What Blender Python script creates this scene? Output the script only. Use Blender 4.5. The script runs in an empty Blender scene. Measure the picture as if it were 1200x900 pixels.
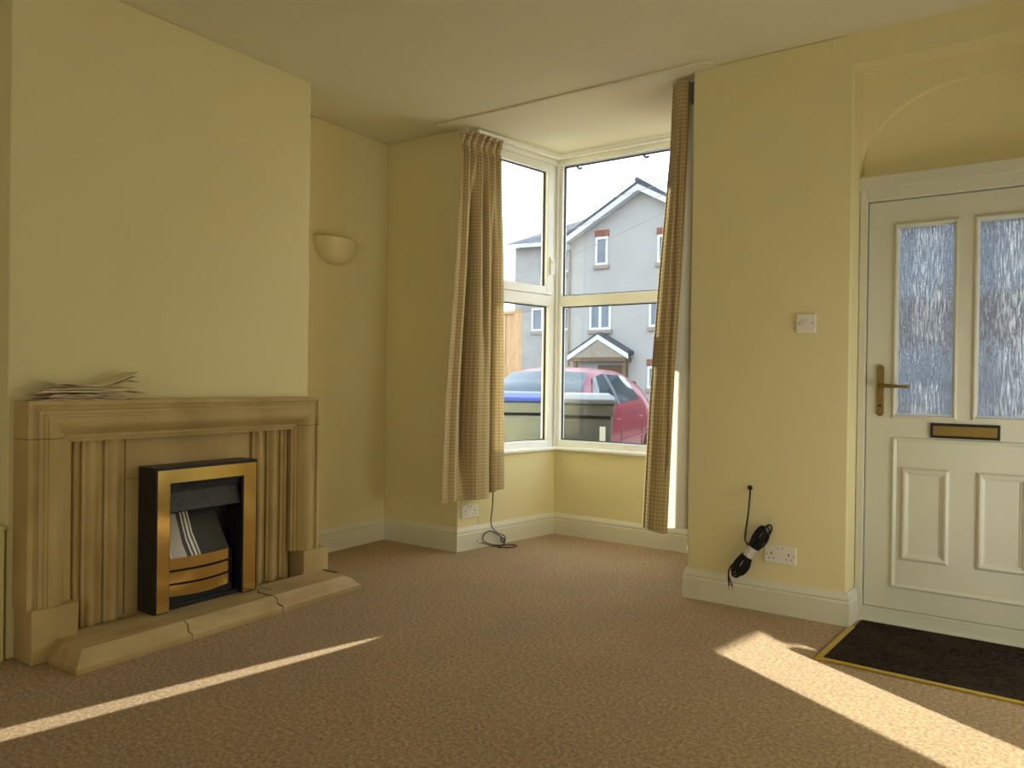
import bpy, math, random
from mathutils import Vector, Matrix
random.seed(7)
C = bpy.context.scene.collection
PI = math.pi

# ---------------------------------------------------------------- helpers
def upoly(y0,y1,y2,y3,z0,z1,z2): return [(y0,z0),(y1,z0),(y1,z1),(y2,z1),(y2,z0),(y3,z0),(y3,z2),(y0,z2)]
class MB:
    def __init__(s): s.v=[]; s.f=[]; s.m=[]; s.uv=None
    def add(s, verts, faces, mi=0):
        b=len(s.v); s.v+=[tuple(p) for p in verts]
        for f in faces: s.f.append(tuple(b+i for i in f)); s.m.append(mi)
        return s
    def box(s, x0,x1,y0,y1,z0,z1, mi=0, M=None):
        P=[(x0,y0,z0),(x1,y0,z0),(x1,y1,z0),(x0,y1,z0),(x0,y0,z1),(x1,y0,z1),(x1,y1,z1),(x0,y1,z1)]
        if M is not None: P=[tuple(M@Vector(p)) for p in P]
        return s.add(P,[(3,2,1,0),(4,5,6,7),(0,1,5,4),(1,2,6,5),(2,3,7,6),(3,0,4,7)],mi)
    def prism(s, poly, z0, z1, mi=0):
        n=len(poly); a=sum(poly[i][0]*poly[(i+1)%n][1]-poly[(i+1)%n][0]*poly[i][1] for i in range(n))
        if a<0: poly=poly[::-1]
        V=[(x,y,z0) for x,y in poly]+[(x,y,z1) for x,y in poly]
        F=[tuple(range(n-1,-1,-1)),tuple(range(n,2*n))]+[(i,(i+1)%n,n+(i+1)%n,n+i) for i in range(n)]
        return s.add(V,F,mi)
    def prismx(s, poly, x0, x1, mi=0):
        n=len(poly); V=[(x0,y,z) for y,z in poly]+[(x1,y,z) for y,z in poly]
        return s.add(V,[tuple(range(n)),tuple(range(n,2*n))]+[(i,(i+1)%n,n+(i+1)%n,n+i) for i in range(n)],mi)
    def loft(s, rings, closed=True, caps=False, mi=0):
        n=len(rings[0]); V=[p for r in rings for p in r]; F=[]
        for i in range(len(rings)-1):
            for j in range(n if closed else n-1):
                k=(j+1)%n; F.append((i*n+j,i*n+k,(i+1)*n+k,(i+1)*n+j))
        if caps: F.append(tuple(range(n-1,-1,-1))); F.append(tuple((len(rings)-1)*n+j for j in range(n)))
        return s.add(V,F,mi)
    def sweep(s, path, prof, left=True, closed=False, mi=0):
        # path: plan points; prof: (out, z) ; out to the left of travel
        P=[Vector(p) for p in path]; n=len(P); rings=[]
        for i in range(n):
            def nrm(a,b):
                d=(b-a).normalized(); return Vector((-d.y,d.x)) if left else Vector((d.y,-d.x))
            if closed: n1=nrm(P[i-1],P[i]); n2=nrm(P[i],P[(i+1)%n])
            else:
                n1=nrm(P[i-1],P[i]) if i>0 else nrm(P[0],P[1]); n2=nrm(P[i],P[i+1]) if i<n-1 else n1
            m=(n1+n2); m=m/(m.dot(n1)) if m.length>1e-6 else n1
            rings.append([(P[i].x+m.x*o,P[i].y+m.y*o,z) for o,z in prof])
        if closed: rings.append(rings[0])
        return s.loft(rings,True,not closed,mi)
    def tube(s, pts, r, n=8, mi=0, caps=True):
        P=[Vector(p) for p in pts]; rings=[]; up=Vector((0,0,1)); prev=None
        for i in range(len(P)):
            d=(P[min(i+1,len(P)-1)]-P[max(i-1,0)]).normalized()
            if prev is None:
                a=up if abs(d.z)<.9 else Vector((1,0,0)); u=d.cross(a).normalized()
            else:
                u=(prev-d*prev.dot(d)); u=u.normalized() if u.length>1e-6 else d.orthogonal().normalized()
            prev=u; w=d.cross(u); rr=r[i] if isinstance(r,(list,tuple)) else r
            rings.append([tuple(P[i]+(u*math.cos(2*PI*k/n)+w*math.sin(2*PI*k/n))*rr) for k in range(n)])
        return s.loft(rings,True,caps,mi)
    def frame(s, x0,x1,z0,z1, prof, plane='y', base=0, sign=-1, mi=0):
        # picture frame; prof: (inward distance, projection) ; front faces 'sign' along plane axis
        rings=[]
        for cx,cz,dx,dz in ((x0,z0,1,1),(x1,z0,-1,1),(x1,z1,-1,-1),(x0,z1,1,-1)):
            r=[]
            for d,h in prof:
                a=cx+dx*d; b=cz+dz*d; c=base+sign*h
                r.append((a,c,b) if plane=='y' else (c,a,b))
            rings.append(r)
        rings.append(rings[0])
        return s.loft(rings,True,False,mi)
    def build(s, name, mats, parent=None, smooth=False, bevel=0, M=None, uv=None, seg=2):
        me=bpy.data.meshes.new(name); V=s.v
        if M is not None: V=[tuple(M@Vector(p)) for p in V]
        me.from_pydata(V,[],s.f)
        if not isinstance(mats,(list,tuple)): mats=[mats]
        for m in mats: me.materials.append(m)
        for p,mi in zip(me.polygons,s.m): p.material_index=mi; p.use_smooth=bool(smooth)
        if uv:
            L=me.uv_layers.new(name='UVMap')
            for l in me.loops: L.data[l.index].uv=uv[l.vertex_index]
        me.update()
        import bmesh
        bm=bmesh.new(); bm.from_mesh(me); bmesh.ops.recalc_face_normals(bm,faces=bm.faces); bm.to_mesh(me); bm.free()
        o=bpy.data.objects.new(name,me); C.objects.link(o)
        if parent is not None: o.parent=parent
        if bevel:
            b=o.modifiers.new('bevel','BEVEL'); b.width=bevel; b.segments=seg; b.limit_method='ANGLE'; b.angle_limit=math.radians(40)
        if smooth and smooth!='all':
            try: me.set_sharp_from_angle(angle=math.radians(smooth if smooth is not True else 40))
            except Exception: pass
        return o

def thing(name,label,cat,loc=(0,0,0),group=None,rz=0):
    o=bpy.data.objects.new(name,None); C.objects.link(o); o.empty_display_size=.05
    o.location=loc; o.rotation_euler=(0,0,rz); o['label']=label; o['category']=cat
    if group: o['group']=group
    return o
def tag(o,label,cat,group=None):
    o['label']=label; o['category']=cat
    if group: o['group']=group
    return o
def local(o,root):      # geometry was written in world coordinates: keep it there under a placed root
    o.parent=root; o.matrix_parent_inverse=Matrix.Translation(-Vector(root.location)) if tuple(root.rotation_euler)==(0,0,0) else (Matrix.Translation(root.location)@root.rotation_euler.to_matrix().to_4x4()).inverted()
    return o
def struct(o,label=None,cat=None):
    o['kind']='structure'
    if label: o['label']=label; o['category']=cat
    return o

# ---------------------------------------------------------------- materials
def newmat(name):
    m=bpy.data.materials.new(name); m.use_nodes=True; nt=m.node_tree; nt.nodes.clear()
    out=nt.nodes.new('ShaderNodeOutputMaterial'); return m,nt,out
def N(nt,t,**kw):
    n=nt.nodes.new(t)
    for k,v in kw.items():
        if k in n.inputs: n.inputs[k].default_value=v
        else: setattr(n,k,v)
    return n
def col(c): return (c[0],c[1],c[2],1)
def mat(name,c,rough=.6,metal=0,c2=None,scale=20,stretch=(1,1,1),bump=0,bscale=60,spec=.4,coat=0,detail=4,ramp=(.35,.65)):
    m,nt,out=newmat(name); p=N(nt,'ShaderNodeBsdfPrincipled'); nt.links.new(p.outputs[0],out.inputs[0])
    p.inputs['Base Color'].default_value=col(c); p.inputs['Roughness'].default_value=rough; p.inputs['Metallic'].default_value=metal
    p.inputs['Specular IOR Level'].default_value=spec; p.inputs['Coat Weight'].default_value=coat
    tc=N(nt,'ShaderNodeTexCoord'); mp=N(nt,'ShaderNodeMapping'); mp.inputs['Scale'].default_value=stretch; nt.links.new(tc.outputs['Object'],mp.inputs[0])
    if c2 is not None:
        n=N(nt,'ShaderNodeTexNoise'); n.inputs['Scale'].default_value=scale; n.inputs['Detail'].default_value=detail; nt.links.new(mp.outputs[0],n.inputs['Vector'])
        r=N(nt,'ShaderNodeValToRGB'); r.color_ramp.elements[0].position=ramp[0]; r.color_ramp.elements[1].position=ramp[1]
        r.color_ramp.elements[0].color=col(c); r.color_ramp.elements[1].color=col(c2); nt.links.new(n.outputs[0],r.inputs[0]); nt.links.new(r.outputs[0],p.inputs['Base Color'])
    if bump:
        n2=N(nt,'ShaderNodeTexNoise'); n2.inputs['Scale'].default_value=bscale; n2.inputs['Detail'].default_value=3; nt.links.new(mp.outputs[0],n2.inputs['Vector'])
        b=N(nt,'ShaderNodeBump'); b.inputs['Strength'].default_value=bump; b.inputs['Distance'].default_value=.01; nt.links.new(n2.outputs[0],b.inputs['Height']); nt.links.new(b.outputs[0],p.inputs['Normal'])
    return m

M_wall=mat('cream_paint',(.76,.685,.385),.85,c2=(.78,.705,.405),scale=1.5,bump=.08,bscale=90,spec=.2)
M_ceil=mat('ceiling_paint',(.76,.715,.53),.9,c2=(.78,.735,.55),scale=1.2,bump=.05,bscale=60,spec=.15)
M_white=mat('white_gloss_paint',(.71,.69,.54),.4,c2=(.72,.69,.55),scale=6,spec=.4)
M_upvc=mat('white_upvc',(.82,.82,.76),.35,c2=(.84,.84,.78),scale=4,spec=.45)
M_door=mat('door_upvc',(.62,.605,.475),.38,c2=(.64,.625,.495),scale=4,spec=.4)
M_gasket=mat('black_gasket',(.02,.02,.025),.6)
M_stone=mat('sandstone',(.44,.325,.14),.75,c2=(.55,.42,.20),scale=5,stretch=(1,1,.6),bump=.12,bscale=120,spec=.25)
M_stone2=mat('hearth_stone',(.42,.305,.135),.5,c2=(.55,.42,.21),scale=6,stretch=(2.5,.7,1),bump=.06,bscale=90,spec=.35)
M_joint=mat('dark_joint',(.10,.06,.03),.9); M_seam=mat('brown_seam',(.22,.15,.06),.9)
M_brass=mat('polished_brass',(.92,.66,.24),.14,1,c2=(.86,.60,.20),scale=5,bump=.03,bscale=9)
M_brass2=mat('brushed_brass',(.30,.205,.065),.45,1,c2=(.25,.17,.05),scale=40,stretch=(1,1,6))
M_black=mat('black_metal',(.012,.012,.015),.4,c2=(.02,.02,.024),scale=30,spec=.4)
M_hood=mat('charcoal_metal',(.035,.037,.042),.35,c2=(.05,.052,.058),scale=30)
M_paper=mat('old_newsprint',(.62,.52,.31),.9,c2=(.76,.66,.44),scale=28,stretch=(1,.4,3),spec=.1)
M_paper2=mat('grubby_newsprint',(.50,.40,.28),.9,c2=(.62,.51,.36),scale=25,spec=.1)
M_plaster=mat('cream_plaster',(.76,.68,.40),.7,c2=(.78,.70,.42),scale=8)
M_plastic=mat('white_plastic',(.80,.76,.66),.35,c2=(.82,.78,.68),scale=10)
M_hole=mat('socket_hole',(.02,.018,.015),.8)
M_cable=mat('black_cable',(.012,.012,.014),.45)
M_copper=mat('bare_copper',(.75,.40,.22),.35,1)
M_tape=mat('silver_tape',(.75,.76,.74),.25,.6,bump=.5,bscale=80)
M_strip=mat('gold_carpet_bar',(.62,.45,.07),.35,.7,c2=(.55,.40,.06),scale=20)
M_lining=None

def carpet():
    m,nt,out=newmat('beige_carpet'); p=N(nt,'ShaderNodeBsdfPrincipled'); nt.links.new(p.outputs[0],out.inputs[0])
    p.inputs['Roughness'].default_value=1; p.inputs['Specular IOR Level'].default_value=.05
    p.inputs['Sheen Weight'].default_value=.15
    tc=N(nt,'ShaderNodeTexCoord')
    n=N(nt,'ShaderNodeTexNoise'); n.inputs['Scale'].default_value=70; n.inputs['Detail'].default_value=7; n.inputs['Roughness'].default_value=.85
    n2=N(nt,'ShaderNodeTexNoise'); n2.inputs['Scale'].default_value=3; n2.inputs['Detail'].default_value=2
    r=N(nt,'ShaderNodeValToRGB'); e=r.color_ramp.elements; e[0].position=.36; e[0].color=(.20,.12,.055,1); e[1].position=.66; e[1].color=(.70,.53,.31,1)
    x=e.new(.5); x.color=(.42,.29,.16,1)
    mx=N(nt,'ShaderNodeMix',data_type='RGBA'); mx.blend_type='MULTIPLY'; mx.inputs[0].default_value=1
    r2=N(nt,'ShaderNodeValToRGB'); r2.color_ramp.elements[0].color=(.86,.86,.86,1); r2.color_ramp.elements[1].color=(1.08,1.06,1.04,1)
    b=N(nt,'ShaderNodeBump'); b.inputs['Strength'].default_value=.7; b.inputs['Distance'].default_value=.008
    L=nt.links.new
    L(tc.outputs['Object'],n.inputs['Vector']); L(tc.outputs['Object'],n2.inputs['Vector']); L(n.outputs[0],r.inputs[0]); L(n2.outputs[0],r2.inputs[0])
    L(r.outputs[0],mx.inputs[6]); L(r2.outputs[0],mx.inputs[7]); L(mx.outputs[2],p.inputs['Base Color']); L(n.outputs[0],b.inputs['Height']); L(b.outputs[0],p.inputs['Normal'])
    return m
M_carpet=carpet()
def matmat():
    m,nt,out=newmat('dark_coir'); p=N(nt,'ShaderNodeBsdfPrincipled'); nt.links.new(p.outputs[0],out.inputs[0])
    p.inputs['Roughness'].default_value=1; p.inputs['Specular IOR Level'].default_value=.05
    tc=N(nt,'ShaderNodeTexCoord'); n=N(nt,'ShaderNodeTexNoise'); n.inputs['Scale'].default_value=60; n.inputs['Detail'].default_value=6
    n2=N(nt,'ShaderNodeTexNoise'); n2.inputs['Scale'].default_value=5
    v=N(nt,'ShaderNodeTexVoronoi'); v.inputs['Scale'].default_value=9
    r=N(nt,'ShaderNodeValToRGB'); e=r.color_ramp.elements; e[0].position=.35; e[0].color=(.013,.010,.008,1); e[1].position=.75; e[1].color=(.055,.040,.027,1)
    mx0=N(nt,'ShaderNodeMix',data_type='RGBA'); mx0.inputs[7].default_value=(.055,.04,.022,1)
    r3=N(nt,'ShaderNodeValToRGB'); r3.color_ramp.elements[0].position=.5; r3.color_ramp.elements[1].position=.75; r3.color_ramp.elements[1].color=(.6,.6,.6,1)
    mx=N(nt,'ShaderNodeMix',data_type='RGBA'); mx.inputs[7].default_value=(.4,.36,.3,1)
    r2=N(nt,'ShaderNodeValToRGB'); r2.color_ramp.elements[0].position=.025; r2.color_ramp.elements[0].color=(1,1,1,1); r2.color_ramp.elements[1].position=.04; r2.color_ramp.elements[1].color=(0,0,0,1)
    b=N(nt,'ShaderNodeBump'); b.inputs['Strength'].default_value=.8; b.inputs['Distance'].default_value=.006
    L=nt.links.new
    for q in (n,n2,v): L(tc.outputs['Object'],q.inputs['Vector'])
    L(n.outputs[0],r.inputs[0]); L(n2.outputs[0],r3.inputs[0]); L(r3.outputs[0],mx0.inputs[0]); L(r.outputs[0],mx0.inputs[6])
    L(v.outputs['Distance'],r2.inputs[0]); L(r2.outputs[0],mx.inputs[0]); L(mx0.outputs[2],mx.inputs[6]); L(mx.outputs[2],p.inputs['Base Color']); L(n.outputs[0],b.inputs['Height']); L(b.outputs[0],p.inputs['Normal'])
    return m
M_mat=matmat()
def cloth(name,check,c1,c2,trans=.3,tint=(1,.8,.5)):
    m,nt,out=newmat(name); L=nt.links.new
    d=N(nt,'ShaderNodeBsdfDiffuse'); t=N(nt,'ShaderNodeBsdfTranslucent'); mix=N(nt,'ShaderNodeMixShader'); mix.inputs[0].default_value=trans
    L(d.outputs[0],mix.inputs[1]); L(t.outputs[0],mix.inputs[2]); L(mix.outputs[0],out.inputs[0])
    uv=N(nt,'ShaderNodeUVMap')
    n=N(nt,'ShaderNodeTexNoise'); n.inputs['Scale'].default_value=160; n.inputs['Detail'].default_value=3; L(uv.outputs[0],n.inputs['Vector'])
    if check:
        sep=N(nt,'ShaderNodeSeparateXYZ'); L(uv.outputs[0],sep.inputs[0])
        def line(outp,period,width):
            a=N(nt,'ShaderNodeMath',operation='DIVIDE'); a.inputs[1].default_value=period; L(outp,a.inputs[0])
            f=N(nt,'ShaderNodeMath',operation='FRACT'); L(a.outputs[0],f.inputs[0])
            g=N(nt,'ShaderNodeMath',operation='LESS_THAN'); g.inputs[1].default_value=width; L(f.outputs[0],g.inputs[0]); return g
        a=line(sep.outputs[0],.0225,.22); b=line(sep.outputs[1],.021,.22)
        mxm=N(nt,'ShaderNodeMath',operation='MAXIMUM'); L(a.outputs[0],mxm.inputs[0]); L(b.outputs[0],mxm.inputs[1])
        mx=N(nt,'ShaderNodeMix',data_type='RGBA'); mx.inputs[6].default_value=col(c1); mx.inputs[7].default_value=col(c2); L(mxm.outputs[0],mx.inputs[0]); base=mx.outputs[2]
    else:
        rgb=N(nt,'ShaderNodeRGB'); rgb.outputs[0].default_value=col(c1); base=rgb.outputs[0]
    mv=N(nt,'ShaderNodeMix',data_type='RGBA'); mv.blend_type='MULTIPLY'; mv.inputs[0].default_value=.35; L(base,mv.inputs[6]); L(n.outputs[0],mv.inputs[7])
    L(mv.outputs[2],d.inputs[0])
    mt=N(nt,'ShaderNodeMix',data_type='RGBA'); mt.blend_type='MULTIPLY'; mt.inputs[0].default_value=1; mt.inputs[7].default_value=col(tint); L(mv.outputs[2],mt.inputs[6]); L(mt.outputs[2],t.inputs[0])
    return m
M_curtain=cloth('checked_curtain',True,(.55,.415,.205),(.75,.63,.385),.22,(1,1.0,1.1))
M_lining=cloth('curtain_lining',False,(.82,.78,.64),None,.35,(1,.98,.88))

def pane_mat(name='clear_glass',tint=(.97,.985,.98)):
    m,nt,out=newmat(name); L=nt.links.new
    t=N(nt,'ShaderNodeBsdfTransparent'); t.inputs[0].default_value=col(tint); g=N(nt,'ShaderNodeBsdfGlossy'); g.inputs['Roughness'].default_value=.01
    fr=N(nt,'ShaderNodeLayerWeight'); fr.inputs[0].default_value=.5; pw=N(nt,'ShaderNodeMath',operation='POWER'); pw.inputs[1].default_value=5; L(fr.outputs['Facing'],pw.inputs[0])
    tc=N(nt,'ShaderNodeTexCoord'); n=N(nt,'ShaderNodeTexNoise'); n.inputs['Scale'].default_value=3; L(tc.outputs['Object'],n.inputs[0])
    b=N(nt,'ShaderNodeBump'); b.inputs['Strength'].default_value=.01; L(n.outputs[0],b.inputs['Height']); L(b.outputs[0],g.inputs['Normal'])
    sc_=N(nt,'ShaderNodeMath',operation='MULTIPLY_ADD'); sc_.inputs[1].default_value=.9; sc_.inputs[2].default_value=.035; L(pw.outputs[0],sc_.inputs[0])
    mx=N(nt,'ShaderNodeMixShader'); L(sc_.outputs[0],mx.inputs[0]); L(t.outputs[0],mx.inputs[1]); L(g.outputs[0],mx.inputs[2]); L(mx.outputs[0],out.inputs[0])
    return m
M_glass=pane_mat()
def rain_mat():
    m,nt,out=newmat('rain_obscured_glass'); L=nt.links.new
    tc=N(nt,'ShaderNodeTexCoord'); mp=N(nt,'ShaderNodeMapping'); mp.inputs['Scale'].default_value=(170,1,15); L(tc.outputs['Object'],mp.inputs[0])
    n=N(nt,'ShaderNodeTexNoise'); n.inputs['Scale'].default_value=1; n.inputs['Detail'].default_value=2.5; n.inputs['Distortion'].default_value=.4; L(mp.outputs[0],n.inputs[0])
    b=N(nt,'ShaderNodeBump'); b.inputs['Strength'].default_value=1; b.inputs['Distance'].default_value=.006; L(n.outputs[0],b.inputs['Height'])
    r=N(nt,'ShaderNodeBsdfRefraction'); r.inputs['Roughness'].default_value=.06; r.inputs['IOR'].default_value=1.45; r.inputs[0].default_value=(.62,.72,.80,1); L(b.outputs[0],r.inputs['Normal'])
    t=N(nt,'ShaderNodeBsdfTranslucent'); L(b.outputs[0],t.inputs['Normal'])
    cr=N(nt,'ShaderNodeValToRGB'); cr.color_ramp.elements[0].position=.45; cr.color_ramp.elements[0].color=(.06,.07,.08,1); cr.color_ramp.elements[1].position=.72; cr.color_ramp.elements[1].color=(.85,.9,.95,1); L(n.outputs[0],cr.inputs[0]); L(cr.outputs[0],t.inputs[0])
    g=N(nt,'ShaderNodeBsdfGlossy'); g.inputs['Roughness'].default_value=.15; L(b.outputs[0],g.inputs['Normal'])
    m1=N(nt,'ShaderNodeMixShader'); m1.inputs[0].default_value=.12; L(r.outputs[0],m1.inputs[1]); L(t.outputs[0],m1.inputs[2])
    m2=N(nt,'ShaderNodeMixShader'); m2.inputs[0].default_value=.06; L(m1.outputs[0],m2.inputs[1]); L(g.outputs[0],m2.inputs[2]); L(m2.outputs[0],out.inputs[0])
    return m
M_rain=rain_mat()

# outside
M_render=mat('pale_render',(.375,.365,.335),.9,c2=(.40,.39,.36),scale=.6,bump=.05)
M_render2=mat('pale_render_wing',(.30,.29,.26),.9,c2=(.37,.36,.32),scale=1.2)
M_slate=mat('slate_roof',(.055,.062,.075),.7,c2=(.085,.09,.10),scale=4,stretch=(1,1,3))
M_barge=mat('white_bargeboard',(.60,.62,.64),.5)
M_redbrick=mat('red_brick_lintel',(.20,.075,.045),.8,c2=(.27,.12,.08),scale=6)
M_sill=mat('stone_sill',(.27,.23,.17),.8,c2=(.31,.27,.21),scale=5)
M_uframe=mat('house_window_white',(.62,.64,.66),.5)
M_hpane=mat('house_pane',(.10,.13,.16),.08,c2=(.14,.18,.22),scale=1.5,spec=.6)
M_porchwood=mat('porch_timber',(.12,.075,.04),.7,c2=(.17,.11,.06),scale=8)
M_road=mat('asphalt',(.10,.10,.10),.9,c2=(.15,.15,.145),scale=14)
M_paving=mat('concrete_drive',(.22,.21,.19),.9,c2=(.28,.265,.24),scale=5)
M_red=mat('red_car_paint',(.19,.004,.013),.35,0,c2=(.21,.005,.016),scale=3,coat=.25,spec=.25)
M_carglass=mat('car_glass',(.03,.05,.055),.06,c2=(.045,.07,.075),scale=2,spec=.5)
M_trimblack=mat('car_black_trim',(.02,.02,.022),.5)
M_pillar=mat('grey_pillar',(.10,.105,.11),.5)
M_tyre=mat('tyre_rubber',(.02,.02,.02),.85)
M_alloy=mat('alloy_wheel',(.5,.5,.52),.3,.9)
M_lens=mat('lamp_lens',(.65,.68,.7),.1,spec=.7)
M_bin=mat('grey_bin_plastic',(.075,.078,.072),.45,c2=(.09,.092,.085),scale=5)
M_binlid=mat('grey_bin_lid',(.12,.13,.135),.4,c2=(.14,.15,.155),scale=5)
M_binblue=mat('blue_bin_lid',(.02,.05,.33),.4,c2=(.03,.06,.38),scale=5)
M_binbody2=mat('green_grey_bin',(.12,.14,.13),.45,c2=(.15,.17,.155),scale=5)
M_label=mat('white_sticker',(.75,.75,.72),.5)
M_fence=mat('tan_timber',(.42,.26,.11),.8,c2=(.52,.34,.16),scale=6,stretch=(3,3,.5))
M_rearstone=mat('grey_stone_wall',(.20,.20,.18),.9,c2=(.33,.32,.29),scale=3)
M_wire=mat('overhead_cable',(.30,.30,.30),.8)

# ---------------------------------------------------------------- room shell
Zc=2.702
def S(s,off=0.0):    # point on the left bay side: s metres from the arris, off metres outward
    ax,ay=-2.967,3.742; tx,ty=.1968,.9804
    return (ax+tx*s-ty*off, ay+ty*s+tx*off)
def T(s,off=0.0):    # right bay side, from the pier arris
    ax,ay=-1.410,3.680; tx,ty=-.1843,.9829
    return (ax+tx*s+ty*off, ay+ty*s-tx*off)
BL=0.9098; BR=.971
B=(-2.788,4.634); Cc=(-1.589,4.634)

fl=MB(); fl.prism([(-3.9,-2.6),(.95,-2.6),(.95,4.0),(-1.40,4.0),(-1.52,4.78),(-2.86,4.78),(-3.05,3.98),(-3.9,3.98)],-.12,0)
struct(fl.build('floor',M_carpet),'beige speckled fitted carpet over the whole room floor','carpet')
ce=MB(); ce.prism([(-3.9,-2.6),(.95,-2.6),(.95,4.1),(-1.33,4.1),(-1.42,4.86),(-2.96,4.86),(-3.12,4.1),(-3.9,4.1)],Zc,Zc+.12)
struct(ce.build('ceiling',M_ceil))
# board under the bay ceiling: its front edge shows as a line across the ceiling
cb=MB(); cb.prism([(-3.06,3.59),(-1.33,3.585),(-1.285,3.63),(-1.285,3.679),(-1.409,3.679)]+[T(BR-.002,.0),S(BL-.002,.0)]+[S(-.001,.001),(-3.06,3.741)],Zc-.013,Zc)
struct(cb.build('trim_1',M_ceil,bevel=.004),'thin board edge crossing the ceiling at the bay mouth','ceiling trim')

wl=MB(); wl.prism([(-3.9,-2.4),(-3.605,-2.4),(-3.605,1.272),(-3.208,1.272),(-3.208,2.726),(-3.605,2.726),(-3.605,3.742),(-3.9,3.742)],0,Zc)
struct(wl.build('wall_left',M_wall,bevel=.006))
wf=MB(); wf.prism([(-3.9,3.742),(-2.967,3.742),S(.18),S(.18,.13),(-3.9,3.97)],0,Zc)
struct(wf.build('wall_front',M_wall,bevel=.005))
wb=MB(); wb.prism([S(.18),B,Cc,T(.18),T(.18,.14),T(BR+.12,.14),S(BL+.12,.14),S(.18,.14)],0,.60)
struct(wb.build('wall_bay',M_wall))
wp=MB(); wp.prism([(-1.410,3.68),(-.65,3.68),(-.636,3.83),(-.636,3.98),(-1.30,3.98),T(.18,.13),T(.18)],0,Zc)
struct(wp.build('wall_pier',M_wall,bevel=.008,seg=3))
we=MB()
we.box(.235,.75,3.68,3.98,0,Zc); we.box(-.68,.235,3.6797,3.98,2.56,Zc)
# spandrel with an arch above the door; the arched field lies a little deeper
xs0,xs1,zc0,ax,az,cx=-.636,.235,2.10,.436,.362,-.2005
arc=[(cx-ax*math.cos(PI*i/40),zc0+az*math.sin(PI*i/40)) for i in range(41)]
V=[];F=[]
for i,(x,z) in enumerate(arc):
    V+=[(x,3.83,z),(x,3.83,2.56),(cx+(x-cx)*.997,3.868,zc0+(z-zc0)*.997)]
for i in range(40):
    a=3*i;b=3*(i+1); F+=[(a,b,b+1,a+1),(a,a+2,b+2,b)]
we.add(V,F); we.box(-.65,.235,3.868,3.98,2.0,2.57)
we.box(-.636,.235,3.822,3.85,2.066,2.084)
struct(we.build('wall_entrance',M_wall))
wr=MB(); wr.box(.75,.9,-2.4,3.98,0,Zc); struct(wr.build('wall_right',M_wall))
wk=MB(); wk.box(-3.9,.9,-2.55,-2.4,0,Zc); struct(wk.build('wall_rear',M_wall))

# skirtings
SK=[(0,0),(.019,0),(.019,.104),(.0145,.109),(.0145,.115),(.018,.119),(.014,.132),(.008,.142),(.005,.15),(0,.15)]
def skirt(name,path,left,parent=None):
    m=MB(); m.sweep(path,SK,left); return struct(m.build(name,M_white))
skirt('baseboard_left',[(-3.605,2.726),(-3.605,3.742),(-2.967,3.742),B,Cc,T(0),(-.65,3.68),(-.636,3.80)],False)
skirt('baseboard_right',[(.75,-2.4),(.75,3.68),(.245,3.68)],True)
skirt('baseboard_rear',[(-3.605,-2.4),(.75,-2.4)],True)
# low boxing in the near alcove beside the chimney breast
bx=MB(); bx.box(-3.60,-3.196,1.13,1.262,0,.515); bx.box(-3.603,-3.190,1.12,1.266,.503,.517)
struct(bx.build('trim_2',M_wall,bevel=.004),'low cream boxing against the near side of the chimney breast','boxing')

# ---------------------------------------------------------------- bay windows
def wmat(fn,flip=False):
    # local (s, out, z) -> world
    def f(s,o,z): x,y=fn(s,o); return (x,y,z)
    return f
def wbox(m,fn,s0,s1,o0,o1,z0,z1,mi=0):
    P=[fn(s0,o0,z0),fn(s1,o0,z0),fn(s1,o1,z0),fn(s0,o1,z0),fn(s0,o0,z1),fn(s1,o0,z1),fn(s1,o1,z1),fn(s0,o1,z1)]
    m.add(P,[(3,2,1,0),(4,5,6,7),(0,1,5,4),(1,2,6,5),(2,3,7,6),(3,0,4,7)],mi)
def wring(m,fn,s0,s1,z0,z1,w,o0,o1,mi=0):
    wbox(m,fn,s0,s0+w,o0,o1,z0,z1,mi); wbox(m,fn,s1-w,s1,o0,o1,z0,z1,mi); wbox(m,fn,s0+w,s1-w,o0,o1,z0,z0+w,mi); wbox(m,fn,s0+w,s1-w,o0,o1,z1-w,z1,mi)
fS=wmat(S); fT=wmat(T)
def Fn(s,off): return (B[0]+s, B[1]+off)
fF=wmat(Fn)
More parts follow.
